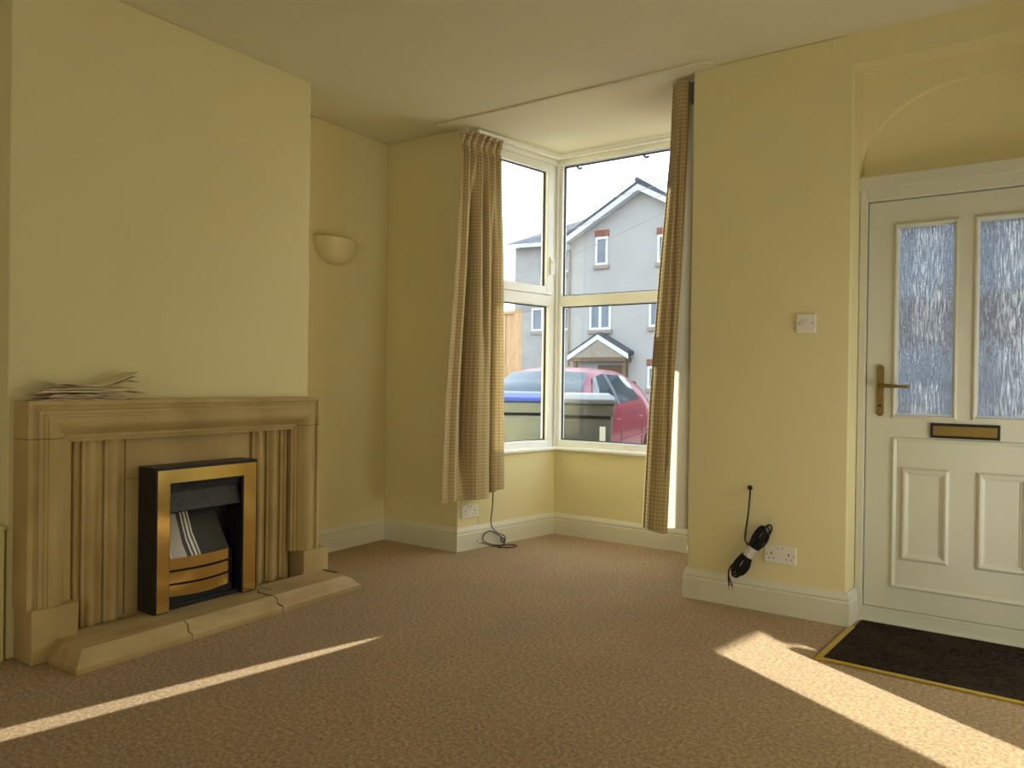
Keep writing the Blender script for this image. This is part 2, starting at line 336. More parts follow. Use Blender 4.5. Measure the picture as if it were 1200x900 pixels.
def window(name,label,fn,s0,s1,glass_s0,glass_s1,sash,handle_side):
    root=thing(name,label,'window',fn((s0+s1)/2,.05,.6)); struct(root)
    def put(m,n,mt,par=root,bev=.004):
        o=m.build(n,mt,bevel=bev); local(o,root)
        return o
    fr=MB(); o0,o1=.015,.085
    wbox(fr,fn,s0,glass_s0,o0,o1,.60,Zc-.013); wbox(fr,fn,glass_s1,s1,o0,o1,.60,Zc-.013)
    wbox(fr,fn,glass_s0,glass_s1,o0,o1,.60,.672); wbox(fr,fn,glass_s0,glass_s1,o0,o1,2.655,Zc-.013)
    put(fr,'frame',M_upvc)
    tr=MB(); wbox(tr,fn,glass_s0-.002,glass_s1+.002,o0-.004,o1,1.636,1.712); put(tr,'transom',M_upvc)
    hd=MB(); wbox(hd,fn,s0+.001,s1-.001,-.006,.014,2.652,Zc-.013); put(hd,'head_board',M_upvc)
    def glazing(a,b,z0,z1,par,depth):
        g=MB(); wring(g,fn,a-.001,b+.001,z0-.001,z1+.001,.006,depth-.006,depth+.012); go=g.build('gasket',M_gasket); local(go,root)
        p=MB(); P=[fn(a,depth+.003,z0),fn(b,depth+.003,z0),fn(b,depth+.003,z1),fn(a,depth+.003,z1)]; p.add(P,[(0,1,2,3)]); po=p.build('pane',M_glass); local(po,root)
        return go,po
    glazing(glass_s0,glass_s1,.676,1.634,root,.05)
    if sash:
        sh=MB(); wring(sh,fn,glass_s0-.03,glass_s1+.012,1.716,2.650,.058,-.002,.06); so=put(sh,'sash',M_upvc)
        go,po=glazing(glass_s0+.028,glass_s1-.046,1.774,2.592,so,.03)
        for q in (go,po):
            q.parent=so; q.matrix_parent_inverse=so.matrix_parent_inverse.inverted()@q.matrix_parent_inverse if False else Matrix.Identity(4)
        hs=glass_s1-.012
        h=MB(); wbox(h,fn,hs-.009,hs+.009,-.014,-.002,1.86,1.985); wbox(h,fn,hs-.007,hs+.007,-.034,-.014,1.945,1.965); wbox(h,fn,hs-.008,hs+.006,-.042,-.03,1.855,1.965)
        ho=h.build('handle',M_upvc,bevel=.003); ho.parent=so
    else: glazing(glass_s0,glass_s1,1.716,2.648,root,.05)
    sl=MB(); wbox(sl,fn,s0-.0,s1+.0,-.032,.02,.600,.628); put(sl,'sill',M_upvc,bev=.011)
    return root
# parts of these windows are written in world coordinates under a root at the window's foot
window('window_1','white upvc side window of the bay with an opening upper sash',fS,.182,BL-.0,.27,BL-.058,True,1)
window('window_2','white upvc front window of the bay with two fixed panes',fF,0.0,1.199,.030,1.169,False,1)
window('window_3','white upvc side window of the bay behind the right curtain',fT,.182,BR,.27,BR-.058,False,1)
cp=MB(); cp.prism([S(BL,-.004),S(BL,.085),(B[0]-.02,B[1]+.085),(B[0],B[1]+.085),(B[0]+.004,B[1]-.004)],.60,Zc-.013); struct(cp.build('trim_3',M_upvc),'white corner post joining the bay windows','corner post')

# ---------------------------------------------------------------- front door in its recess
dr=thing('door_1','white upvc front door with two rain-glass panes and brass furniture','door',(-.2,3.83,0)); struct(dr)
def dput(m,n,mt,bev=.003,par=None,smooth=False):
    o=m.build(n,mt,bevel=bev,smooth=smooth); local(o,dr) if par is None else setattr(o,'parent',par)
    return o
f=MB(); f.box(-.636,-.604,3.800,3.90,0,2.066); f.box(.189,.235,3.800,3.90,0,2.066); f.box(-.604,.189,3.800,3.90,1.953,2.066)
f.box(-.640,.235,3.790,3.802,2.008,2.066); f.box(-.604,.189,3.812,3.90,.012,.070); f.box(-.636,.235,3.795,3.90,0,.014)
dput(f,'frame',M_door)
L_=MB(); y0,y1=3.826,3.886
L_.box(-.600,-.482,y0,y1,.073,1.949); L_.box(-.482,-.247,y0,y1,1.832,1.949); L_.box(-.247,-.168,y0,y1,.962,1.949); L_.box(-.168,.066,y0,y1,1.832,1.949); L_.box(.066,.185,y0,y1,.073,1.949)
L_.box(-.482,.066,y0,y1,.858,.962); L_.box(-.482,.066,y0,y1,.073,.178); L_.box(-.482,.066,y0+.006,y1,.178,.858)
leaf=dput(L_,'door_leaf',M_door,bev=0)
fz=[(0,0),(.004,.009),(.010,.011),(.016,.006),(.022,-.012),(.022,-.03),(0,-.03)]
for a,b in ((-.482,-.247),(-.168,.066)):
    bd=MB(); bd.frame(a-.012,b+.012,.950,1.844,fz,'y',3.826); dput(bd,'glazing_bead',M_door,0)
for a,b in ((-.482,-.247),(-.168,.066)):
    p=MB(); p.add([(a+.006,3.850,.968),(b-.006,3.850,.968),(b-.006,3.850,1.828),(a+.006,3.850,1.828)],[(0,1,2,3)])
    p.box(a+.006,a+.0095,3.845,3.849,.968,1.828,1); p.box(a+.006,b-.006,3.845,3.849,1.8235,1.828,1)
    dput(p,'pane',[M_rain,M_gasket],0)
fm=[(0,0),(.003,.008),(.009,.010),(.014,.006),(.020,.001),(.020,-.004),(0,-.004)]
pm=MB(); pm.frame(-.490,.074,.172,.864,fm,'y',3.826); dput(pm,'panel_moulding',M_door,0)
fp=[(0,0),(.004,.009),(.012,.014),(.020,.012),(.030,.004),(.034,.0035),(.034,-.004),(0,-.004)]
for a,b in ((-.451,-.259),(-.156,.036)):
    q=MB(); q.frame(a,b,.302,.726,fp,'y',3.832); dput(q,'raised_panel',M_door,0)
# brass handle
hp=MB(); pts=[]
for i in range(13): t=PI*i/12; pts.append((-.5415+.0155*math.cos(t),1.178+.0155*math.sin(t)))
for i in range(13): t=PI+PI*i/12; pts.append((-.5415+.0155*math.cos(t),.972+.0155*math.sin(t)))
rg=[[(x,y,z) for x,z in pts] for y in (3.826,3.816)]
hp.loft(rg,True,True); hd=dput(hp,'handle_plate',M_brass2,.002)
lv=MB(); lv.tube([(-.5415,3.818,1.098),(-.5415,3.785,1.098)],.011,12); lv.tube([(-.547,3.785,1.0985),(-.53,3.782,1.0985),(-.50,3.781,1.098),(-.46,3.782,1.0965),(-.425,3.784,1.096),(-.418,3.786,1.096)],[.010,.010,.0085,.0075,.0085,.006],10)
o=lv.build('lever',M_brass2,smooth=True); o.parent=hd
ky=MB(); ky.tube([(-.5415,3.8165,1.006),(-.5415,3.8145,1.006)],.006,10); o=ky.build('keyhole',M_hole); o.parent=hd
lb=MB(); lb.frame(-.337,-.073,.868,.934,[(0,0),(.001,.010),(.008,.012),(.011,.006),(.011,0)],'y',3.826); lo=dput(lb,'letterbox_surround',M_hole,0)
lf=MB(); lf.box(-.327,-.083,3.817,3.827,.878,.924); o=lf.build('letterbox_flap',M_brass2,bevel=.002); o.parent=lo

# door mat and gold edging bar
m=MB(); m.prism([(-.602,3.795),(-.645,3.172),(.30,3.135),(.24,3.795)],.0,.007); tag(m.build('door_mat',M_mat,bevel=.002),'dark brown sunken door mat in front of the white front door','door mat')
m=MB(); m.prism([(-.630,3.650),(-.668,3.150),(-.644,3.162),(-.606,3.660)],0,.010); m.prism([(-.668,3.150),(.30,3.116),(.30,3.133),(-.645,3.170)],0,.010)
tag(m.build('carpet_edging_bar',M_strip,bevel=.002),'gold metal carpet edging bar around two sides of the door mat','carpet bar')

# ---------------------------------------------------------------- fireplace surround
fp=thing('fireplace_surround','carved sandstone fireplace surround with bolection moulding on the chimney breast','fireplace',(-3.208,2.0,0))
XB=-3.208
def fput(m,n,mt,bev=0,smooth=False): 
    o=m.build(n,mt,bevel=bev,smooth=smooth); return local(o,fp)
prof=[(0,.0),(0,.124),(.018,.126),(.020,.116),(.036,.114),(.039,.124),(.052,.127),(.055,.134),(.064,.136)]
for i in range(9):
    t=i/8; prof.append((.066+.068*t, .142+.006*math.sin(PI*min(1,t*1.15))-.030*t*t))
prof+=[(.136,.105),(.150,.105),(.152,.098),(.166,.097),(.166,.0)]
Y0,Y1,ZT=1.292,2.708,.997
# header: mitred corners
def ring(corner,d_list):
    return [ (XB+h, (Y0+d if corner in('L',) else Y1-d), None) for d,h in d_list]
hd=MB()
rA=[(XB+h,Y0+d,.852) for d,h in prof]; rB=[(XB+h,Y0+d,ZT-d) for d,h in prof]; rC=[(XB+h,Y1-d,ZT-d) for d,h in prof]; rD=[(XB+h,Y1-d,.852) for d,h in prof]
# profile closes at the wall so each ring is a solid section; inner points below the joint line are clamped
rB=[(x,y,max(z,.832)) for x,y,z in rB]; rC=[(x,y,max(z,.832)) for x,y,z in rC]
rA=[(x,y,min(.852,b[2])) for (x,y,z),b in zip(rA,rB)]; rD=[(x,y,min(.852,b[2])) for (x,y,z),b in zip(rD,rC)]
hd.loft([rA,rB,rC,rD],True,True); fput(hd,'mantel',M_stone,0,25)
for sgn,yo in ((1,Y0),(-1,Y1)):
    j=MB(); j.loft([[(XB+h*.985,yo+sgn*(d+.001),z) for d,h in prof] for z in (.200,.849)],True,True); fput(j,'jamb',M_stone,0,25)
    jj=MB(); jj.loft([[(XB+h*.965,yo+sgn*(d*.98+.003),z) for d,h in prof] for z in (.848,.8525)],True,True); fput(jj,'mortar_joint',M_joint)
p=MB(); p.box(XB,XB+.152,1.298,1.468,0,.205); fput(p,'plinth',M_stone,.004)
p=MB(); p.box(XB,XB+.150,2.585,2.752,0,.198); fput(p,'plinth',M_stone,.004)
# back panels and fluted slips
bp=MB(); bp.box(XB,XB+.056,1.45,2.56,.0,.850); fput(bp,'back_panel',M_stone,0)
for q in ((1.697,2.322,.655,.6575),(1.694,1.699,.08,.84),(2.318,2.323,.08,.84)): fput(MB().box(XB+.05,XB+.0585,*q),'panel_joint',M_seam)
def slip(y0,y1):
    w=y1-y0; pr=[(y0,.05),(y0,.070)]
    for i in range(7): t=i/6; pr.append((y0+.012+(w-.03)*t*.8,.072+.018*math.sin(PI*t)**.7))
    pr+=[(y0+w-.022,.070),(y0+w-.018,.062),(y0+w-.002,.062),(y0+w-.002,.05)]
    s=MB(); s.loft([[(XB+h,y,z) for y,h in pr] for z in (.07,.845)],True,True); return s
for a,b in ((1.462,1.505),(1.515,1.600),(1.606,1.692),(2.325,2.405),(2.41,2.49),(2.495,2.545)):
    fput(slip(a,b),'fluted_slip',M_stone,0,30)
# hearth with moulded front edge and cracks
XF=-2.826
hp=[(0,0),(0,.022),(-.006,.030),(-.010,.034),(-.022,.060),(-.026,.066),(-.040,.080)]
rows=[]
for o,z in hp:
    e=-o
    rows.append([(XB+.10,1.352+e*.9,z),(XF+o,1.352+e*.9,z),(XF-.012+o,2.785-e*2.2,z),(XB+.15,2.770-e*2.0,z)])
h=MB(); h.loft(rows,True,True); fput(h,'hearth',M_stone2,.002)
def crack(pts,w):
    m=MB()
    for a,b in zip(pts[:-1],pts[1:]): m.tube([a,b],w,5)
    return fput(m,'hearth_crack',M_joint)
def hx(o): return XF+o
crack([(-2.995,2.262,.0795),(-2.96,2.235,.0802),(-2.93,2.245,.0802),(-2.895,2.235,.0802),(-2.876,2.25,.0795),(-2.862,2.262,.066),(-2.85,2.258,.045),(-2.838,2.28,.028),(-2.834,2.276,.004)],.0034)
crack([(-2.868,1.80,.0795),(-2.852,1.808,.064),(-2.843,1.802,.04),(-2.832,1.815,.028),(-2.8285,1.812,.004)],.0016)
fput(MB().box(-3.052,-2.945,2.705,2.722,.0785,.0808),'hearth_joint',M_joint); fput(MB().box(-3.03,-2.95,2.300,2.306,.079,.0805),'hearth_joint',M_joint)

# ---------------------------------------------------------------- electric fire
ef=thing('electric_fire','black electric fire with polished brass trim standing on the stone hearth','electric fire',(-3.02,2.01,.08))
def eput(m,n,mt,bev=0,smooth=False): return local(m.build(n,mt,bevel=bev,smooth=smooth),ef)
XW=XB+.058; XE=-3.022; ya,yb,za,zb=1.755,2.266,.081,.706
cs=MB()
cs.box(XW,XE,ya,ya+.062,za,zb); cs.box(XW,XE,yb-.078,yb,za,zb); cs.box(XW,XE,ya+.062,yb-.078,.638,zb); cs.box(XW,XE-.02,ya+.062,yb-.078,za,.100); cs.box(XW,XW+.004,ya+.06,yb-.07,za,.64)
eput(cs,'casing',M_black,.003)
tb=MB().prismx(upoly(ya+.002,ya+.0685,yb-.0845,yb-.002,za+.004,.630,zb-.004),XE,XE+.006); eput(tb,'outer_edging',M_black,.002)
bt=MB().prismx(upoly(ya+.008,ya+.064,yb-.079,yb-.011,za+.006,.637,zb-.012),XE+.005,XE+.010); eput(bt,'brass_trim',M_brass,0)
yl,yr=ya+.070,yb-.086
hd=MB(); hd.loft([[(XE-.004,yl,z),(XE-.004,yr,z),(XE-.05,yr,z),(XE-.05,yl,z)] if False else r for z,r in (
    (0,[(XE-.012,yl,.628),(XE-.012,yr,.628),(XE-.06,yr,.628),(XE-.06,yl,.628)]),
    (0,[(XE-.030,yl,.590),(XE-.030,yr,.590),(XE-.07,yr,.590),(XE-.07,yl,.590)]),
    (0,[(XE-.012,yl,.520),(XE-.012,yr,.520),(XE-.06,yr,.520),(XE-.06,yl,.520)]),
    (0,[(XE-.010,yl,.508),(XE-.010,yr,.508),(XE-.06,yr,.508),(XE-.06,yl,.508)]))],True,True)
eput(hd,'hood',M_hood)
for i in range(4): lo=MB().box(XE-.030-.004*i,XE-.010-.006*i,yl+.05,yr-.03,.617-.009*i,.620-.009*i); eput(lo,'louvre',M_black)
def stripes():
    m,nt,out=newmat('striped_panel'); L=nt.links.new; p=N(nt,'ShaderNodeBsdfPrincipled'); L(p.outputs[0],out.inputs[0]); p.inputs['Roughness'].default_value=.35
    uv=N(nt,'ShaderNodeUVMap'); s=N(nt,'ShaderNodeSeparateXYZ'); L(uv.outputs[0],s.inputs[0]); r=N(nt,'ShaderNodeValToRGB'); r.color_ramp.interpolation='CONSTANT'; L(s.outputs[0],r.inputs[0])
    e=r.color_ramp.elements; e[0].position=0; e[0].color=(.10,.10,.105,1); e[1].position=.02; e[1].color=(.8,.79,.76,1)
    for pos,c in ((.04,.06),(.06,.95),(.08,.62),(.25,.07),(.30,1),(.32,.10),(.34,1),(.37,.08),(.39,.9),(.41,.035)):
        x=e.new(pos); x.color=(c,c*.97,c*.93,1)
    L(r.outputs[0],p.inputs['Base Color']); return m
fb=MB(); V=[(XE-.03,yl+.004,.285),(XE-.03,yr-.035,.285),(XW+.02,yr-.08,.492),(XW+.02,yl-.002,.478)]
V2=[(x-.006,y,z-.003) for x,y,z in V]
fb.add(V+V2,[(0,1,2,3),(7,6,5,4),(0,4,5,1),(1,5,6,2),(2,6,7,3),(3,7,4,0)])
o=fb.build('fuel_bed_panel',stripes(),uv=[(0,0),(.76,0),(.76,1),(0,1)]*2); local(o,ef)
for i in range(3):
    zt=.300-.0575*i; rg=[]
    for k in range(13):
        t=k/12; y=yl+.0005+(yr-.028-yl)*t; bow=math.sin(PI*t)
        xo=XE-.030+.022*bow; dz=-.010*bow*(.3+i*.5)
        rg.append([(xo,y,zt-.002*bow*i),(xo,y,zt-.047+dz*.6),(xo-.008,y,zt-.047+dz*.6),(xo-.008,y,zt-.002*bow*i)])
    b_=MB(); b_.loft(rg,True,True); eput(b_,'brass_bar',M_brass)
bk=MB(); bk.box(XE-.06,XE-.038,yl,yr-.02,.10,.29); eput(bk,'bar_backplate',M_black)

# ---------------------------------------------------------------- newspapers on the mantel
def sheet(fn,y0,y1,x0,x1,th,n=26,m=None):
    m=m or MB(); rg=[]
    for i in range(n+1):
        t=i/n; y=y0+(y1-y0)*t; z=fn(t)
        rg.append([(x0,y,z),(x1,y+.006,z-.001),(x1,y+.006,z+th),(x0,y,z+th)])
    m.loft(rg,True,True); return m
zt=ZT+.001
def paper(name,label,specs,mt):
    r=MB()
    for s in specs: sheet(*s,m=r)
    return tag(r.build(name,mt,smooth=35),label,'newspaper',None)
paper('folded_newspaper','lowest crumpled newspaper lying flat on the stone mantel under the others',[
 (lambda t:zt+.000+.003*math.sin(9*t)**2,1.34,1.655,-3.195,-3.083,.004),
 (lambda t:zt+.008+.004*math.sin(7*t+1)**2,1.36,1.66,-3.195,-3.088,.005),
 (lambda t:zt+.016+.003*math.sin(11*t)**2,1.37,1.645,-3.19,-3.085,.006)],M_paper2)
paper('folded_newspaper','middle folded newspaper on the mantel with its end drooping to a point',[
 (lambda t:zt+.028+.004*math.sin(5*t),1.315,1.70,-3.19,-3.078,.003),
 (lambda t:zt+.034+.012*max(0,t-.45)*math.sin(3.3*(t-.45))-.09*max(0,t-.84)**1.0*.9,1.33,1.735,-3.19,-3.074,.004),
 (lambda t:zt+.041+.003*math.sin(4*t)+.03*max(0,t-.7)**1.3,1.36,1.70,-3.19,-3.08,.004)],M_paper)
paper('folded_newspaper','topmost folded newspaper of the mantel stack with its end curling upward',[
 (lambda t:zt+.056+.006*math.cos(6*t)+.085*max(0,t-.5)**1.4,1.38,1.70,-3.188,-3.085,.004),
 (lambda t:zt+.062+.006*math.cos(6*t)+.125*max(0,t-.5)**1.5,1.36,1.71,-3.188,-3.08,.004),
 (lambda t:zt+.055+.005*math.cos(5*t)+.07*max(0,t-.45)-.16*max(0,t-.87),1.40,1.715,-3.188,-3.085,.003)],M_paper)

# ---------------------------------------------------------------- wall light
wlg=thing('wall_light','cream plaster half-bowl uplighter on the alcove wall','wall light',(-3.605,3.256,1.90))
rg=[]; nr=12; na=24
for i in range(nr+1):
    t=i/nr; r_=math.sin(PI/2*(t**.75)) if t>0 else .02; z=-.165+.165*(1-math.cos(PI/2*t))**.8 if False else -.155*(1-t**1.6)
    rg.append([(.002+.115*r_*math.sin(PI*k/na),-.165*r_*math.cos(PI*k/na),z+.07) for k in range(na+1)])
w=MB(); w.loft(rg,False,False)
rg2=[[(p[0]*.93,p[1]*.95,p[2]+.006) for p in r] for r in rg]
w.loft(rg2[1:],False,False); w.loft([rg[-1],rg2[-1]],False,False)
o=w.build('bowl_shade',M_plaster,smooth=50); o.parent=wlg
w=MB(); w.box(.0005,.012,-.04,.04,-.01,.055); o=w.build('mounting_plate',M_plastic,bevel=.003); o.parent=wlg
w=MB(); w.tube([(.012,0,.02),(.045,0,.02),(.05,0,.045)],.012,10); o=w.build('lamp_holder',M_plastic); o.parent=wlg

# ---------------------------------------------------------------- sockets and switch
def orient(fn_origin,t,n):   # local x along wall, y out of wall, z up
    return Matrix(((t[0],n[0],0,fn_origin[0]),(t[1],n[1],0,fn_origin[1]),(0,0,1,fn_origin[2]),(0,0,0,1)))
def socket(name,label,group,M,flip=1):
    r=bpy.data.objects.new(name,None); C.objects.link(r); r.matrix_world=M; r['label']=label; r['category']='socket'; r['group']=group
    p=MB(); p.box(-.0735,.0735,0,.010,-.0425,.0425); o=p.build('faceplate',M_plastic,bevel=.004); o.parent=r
    for cx in (-.040,.040):
        for q in ((cx-.0025,cx+.0025,-.002,.010),(cx-.014,cx-.007,-.020,-.016),(cx+.007,cx+.014,-.020,-.016)):
            o=MB().box(q[0],q[1],.0085,.0106,q[2],q[3]).build('pin_hole',M_hole); o.parent=r
    for cx in (-.0605,.0605):
        o=MB().tube([(cx,.0085,-.002),(cx,.0105,-.002)],.0028,8).build('screw',M_hole); o.parent=r
    for cx in (-.012,.012):
        s=MB(); s.box(cx-.0065,cx+.0065,.009,.0125,.012,.030); s.box(cx-.0065,cx+.0065,.009,.0122,.0302,.0318,1); o=s.build('rocker_switch',[M_plastic,M_joint],bevel=0); o.parent=r
    return r
socket('wall_socket','white double wall socket low on the pier beside the coiled cable','wall sockets',orient((-.943,3.679,.2825),(-1,0),(0,-1)))
x,y=S(.100,-.001); socket('wall_socket','white double wall socket above the skirting under the left curtain','wall sockets',orient((x,y,.248),(-.1968,-.9804),(.9804,-.1968)))
sw=bpy.data.objects.new('light_switch',None); C.objects.link(sw); sw.matrix_world=orient((-.8415,3.679,1.3855),(-1,0),(0,-1)); tag(sw,'white square single light switch on the pier wall','light switch')
p=MB(); p.box(-.044,.044,0,.010,-.044,.044); o=p.build('faceplate',M_plastic,bevel=.004); o.parent=sw
p=MB(); p.box(-.013,.013,.009,.0145,-.014,.014); p.box(.0128,.0138,.009,.0108,-.014,.014,1); o=p.build('rocker',[M_plastic,M_joint]); o.parent=sw
for cx in (-.030,.030):
    o=MB().tube([(cx,.009,0),(cx,.0105,0)],.003,8).build('screw',M_hole); o.parent=sw

# ---------------------------------------------------------------- cables
def smoothpath(P,n=8):
    out=[]; P=[Vector(p) for p in P]
    for i in range(len(P)-1):
        a=P[max(i-1,0)];b=P[i];c=P[i+1];d=P[min(i+2,len(P)-1)]
        for k in range(n):
            t=k/n; out.append(.5*((2*b)+(c-a)*t+(2*a-5*b+4*c-d)*t*t+(3*b-a-3*c+d)*t**3))
    out.append(P[-1]); return out
cr=thing('coiled_cable','black coaxial cable bundle taped up and hanging from the pier wall','cable',(-1.09,3.66,.09))
def cput(m,n,mt,smooth=False): return local(m.build(n,mt,smooth=smooth),cr)
c=MB(); c.tube(smoothpath([(-1.094,3.683,.589),(-1.090,3.664,.592),(-1.085,3.655,.575),(-1.083,3.640,.53),(-1.086,3.630,.46),(-1.094,3.625,.39),(-1.096,3.625,.345),(-1.085,3.625,.32)]),.0042,8); cput(c,'hanging_lead',M_cable,True)
c=MB(); dirv=Vector((.158,0,.26)).normalized(); per=Vector((dirv.z,0,-dirv.x)); c0=Vector((-1.074,3.635,.287))
for k in range(7):
    a=random.uniform(.125,.165); b=random.uniform(.125,.155); off=(k-3)*.0062; yy=random.uniform(-.014,.014); wd=random.uniform(.020,.034); pin=.006
    loop=[c0+dirv*u+per*(off*.7+v)+Vector((0,yy,0)) for u,v in ((0,-pin),(a*.55,-wd*.75),(a*.9,-wd*.6),(a,0),(a*.9,wd*.6),(a*.55,wd*.75),(0,pin),(-b*.55,wd*.8),(-b*.92,wd*.55),(-b,0),(-b*.92,-wd*.55),(-b*.55,-wd*.8),(0,-pin))]
    c.tube(smoothpath(loop,5),.0046,7)
cput(c,'coil',M_cable,True)
c=MB(); rgs=[]
for u in (-.026,-.012,.0,.014,.028):
    rgs.append([tuple(c0+dirv*u+per*(.031*math.cos(2*PI*k/14)*(1+.06*math.sin(5*k+u*90)))+Vector((0,.022*math.sin(2*PI*k/14),0))) for k in range(14)])
c.loft(rgs,True,False); cput(c,'tape_band',M_tape,True)
c=MB(); e=MB()
for dx in (0,.017):
    P=smoothpath([(-1.135,3.63,.235),(-1.168,3.628,.20),(-1.176,3.628,.165),(-1.175+dx*.5,3.628,.13),(-1.173+dx,3.628,.105)]); c.tube(P,.0036,7); e.tube([P[-1],P[-1]+Vector((.002*(1 if dx else -1),0,-.018))],.003,6)
cput(c,'loose_end',M_cable,True); cput(e,'bare_conductor',M_copper)
x,y=-1.093,3.6795
c=MB(); c.tube([(x,3.6805,.589),(x,3.6785,.589)],.013,10); cput(c,'wall_hole',M_hole)

fc=thing('loose_cable','thin black cable looping on the carpet beneath the left curtain','cable',(-2.80,4.05,0))
c=MB()
def bayp(s,off,z): a=S(s,off); return (a[0],a[1],z)
P=[bayp(.265,-.05,.40),bayp(.265,-.045,.27),bayp(.262,-.035,.17),bayp(.275,-.04,.12),bayp(.315,-.05,.085),bayp(.37,-.05,.06),bayp(.385,-.045,.035),bayp(.36,-.05,.02),bayp(.335,-.055,.03),bayp(.35,-.05,.05),bayp(.37,-.06,.03),bayp(.33,-.08,.008),bayp(.25,-.07,.02),bayp(.19,-.045,.05),bayp(.20,-.035,.085),bayp(.25,-.03,.105),bayp(.30,-.035,.085),bayp(.345,-.05,.05),bayp(.335,-.08,.01),bayp(.27,-.10,.006),bayp(.33,-.16,.006),bayp(.39,-.15,.006),bayp(.37,-.10,.007),bayp(.26,-.07,.010),bayp(.185,-.05,.035),bayp(.16,-.045,.045)]
c.tube(smoothpath(P,7),.0035,7); local(c.build('lead',M_cable,smooth=True),fc)
c=MB(); c.tube([bayp(.160,-.045,.045),bayp(.135,-.04,.055)],[.0055,.005],8); local(c.build('aerial_plug',M_tape),fc)

# ---------------------------------------------------------------- curtains
def curtain(name,label,rows,lining_rows,cuts=None):
    root=thing(name,label,'curtain',(rows[-1][0][0],rows[-1][0][1],rows[-1][0][2]))
    def grid(R,nm,mt,flip=False):
        n=len(R[0]); V=[p for r in R for p in r]; F=[]
        for i in range(len(R)-1):
            for j in range(n-1): F.append((i*n+j,i*n+j+1,(i+1)*n+j+1,(i+1)*n+j))
        uv=[]
        ref=R[len(R)//2]; arc=[0]
        for j in range(1,n): arc.append(arc[-1]+(Vector(ref[j])-Vector(ref[j-1])).length)
        for r in R:
            for j,p in enumerate(r): uv.append((arc[j],p[2]))
        m=MB(); m.add(V,F); o=m.build(nm,mt,smooth='all',uv=uv); return local(o,root)
    for a,b in (cuts or ((0,None),)): grid([r[a:b] for r in rows],'curtain_fabric',M_curtain)
    if lining_rows: grid(lining_rows,'lining',M_lining)
    return root,grid
def offset_rows(rows,d):
    out=[]
    for r in rows:
        q=[]
        for j,p in enumerate(r):
            a=Vector(r[max(j-1,0)]); b=Vector(r[min(j+1,len(r)-1)]); t=(b-a); n=Vector((-t.y,t.x,0)); n=n.normalized() if n.length>1e-9 else Vector((0,0,0))
            q.append(tuple(Vector(p)+n*d))
        out.append(q)
    return out
def sm(t): t=max(0,min(1,t)); return t*t*(3-2*t)
# left curtain: follows the left bay side, flaring over the arris at its foot
rows=[]; NZ=44; NU=170
for i in range(NZ+1):
    v=(i/NZ)**1.7               # 0 top .. 1 bottom, closer rows at the heading
    s0=-.100-.125*sm(v*1.05); s1=.240+.036*min(1,v*3)+.040*v
    row=[]
    for j in range(NU+1):
        u=j/NU; ph=2*PI*u
        top=math.exp(-v*8); neck=math.exp(-((v-.036)/.014)**2); head=math.exp(-(v/.022)**2)
        a1=(.021*top+.004+.012*head)*(1-.6*neck)
        off=.105+a1*math.sin(ph*6.5+.6)-.012*neck+.016*sm(v*1.6)*math.sin(ph*1.6+2.0)+.007*sm(v*1.5)*math.sin(ph*4.7+1.0+1.5*v)
        gr_=lambda c,w,d: d*math.exp(-((u-c)/w)**2)
        off-=gr_(.34+.03*v,.042,.125)*sm((v-.06)*4)*(1-.85*sm((v-.80)*5))
        off-=gr_(.80,.032,.085)*sm((v-.12)*3)
        off-=gr_(.60-.03*v,.03,.055)*sm((v-.05)*6)*(1-sm((v-.35)*3))
        off+=gr_(.17,.09,.020)*sm(v*2)+gr_(.52,.11,.030)*sm((v-.2)*2)+gr_(.70,.05,.022)*sm((v-.3)*3)+gr_(.92,.05,.018)*sm((v-.2)*3)
        zb=.345+(.020*sm((u-.72)*14))+(.018*sm((u-.84)*14))
        ztop=2.640+.010*math.sin(ph*6.5+.6)
        z=ztop+(zb-ztop)*v
        x,y=S(s0+(s1-s0)*(u+.012*math.sin(ph*6.5)*top),-off); row.append((x,y,z))
    rows.append(row)
lc,gr=curtain('left_curtain','tan checked full-length curtain gathered at the fireplace side of the bay',rows,offset_rows(rows,.006))
lc.name='curtain'
hd=[[tuple(p) for p in r] for r in offset_rows(rows[4:9],-.005)]
gr(hd,'heading_tape',M_curtain)
# right curtain: lining side towards the pier, then folded back so the checked face shows
def lerp(a,b,t): return tuple(a[k]+(b[k]-a[k])*t for k in range(len(a)))
def keyz(keys,z):            # keys sorted by falling z
    if z>=keys[0][0]: return keys[0][1]
    for (z0,p0),(z1,p1) in zip(keys[:-1],keys[1:]):
        if z>=z1: return lerp(p0,p1,(z0-z)/(z0-z1))
    return keys[-1][1]
K_root=[(2.67,(-1.438,3.765)),(1.64,(-1.478,3.82)),(.31,(-1.478,3.83))]
K_fold=[(2.67,(-1.532,3.745)),(2.3,(-1.545,3.745)),(1.64,(-1.600,3.745)),(1.0,(-1.640,3.742)),(.31,(-1.672,3.745))]
K_hem=[(2.67,(-1.452,3.715)),(2.0,(-1.470,3.70)),(1.64,(-1.480,3.69)),(1.2,(-1.505,3.685)),(.31,(-1.535,3.685))]
rows=[]
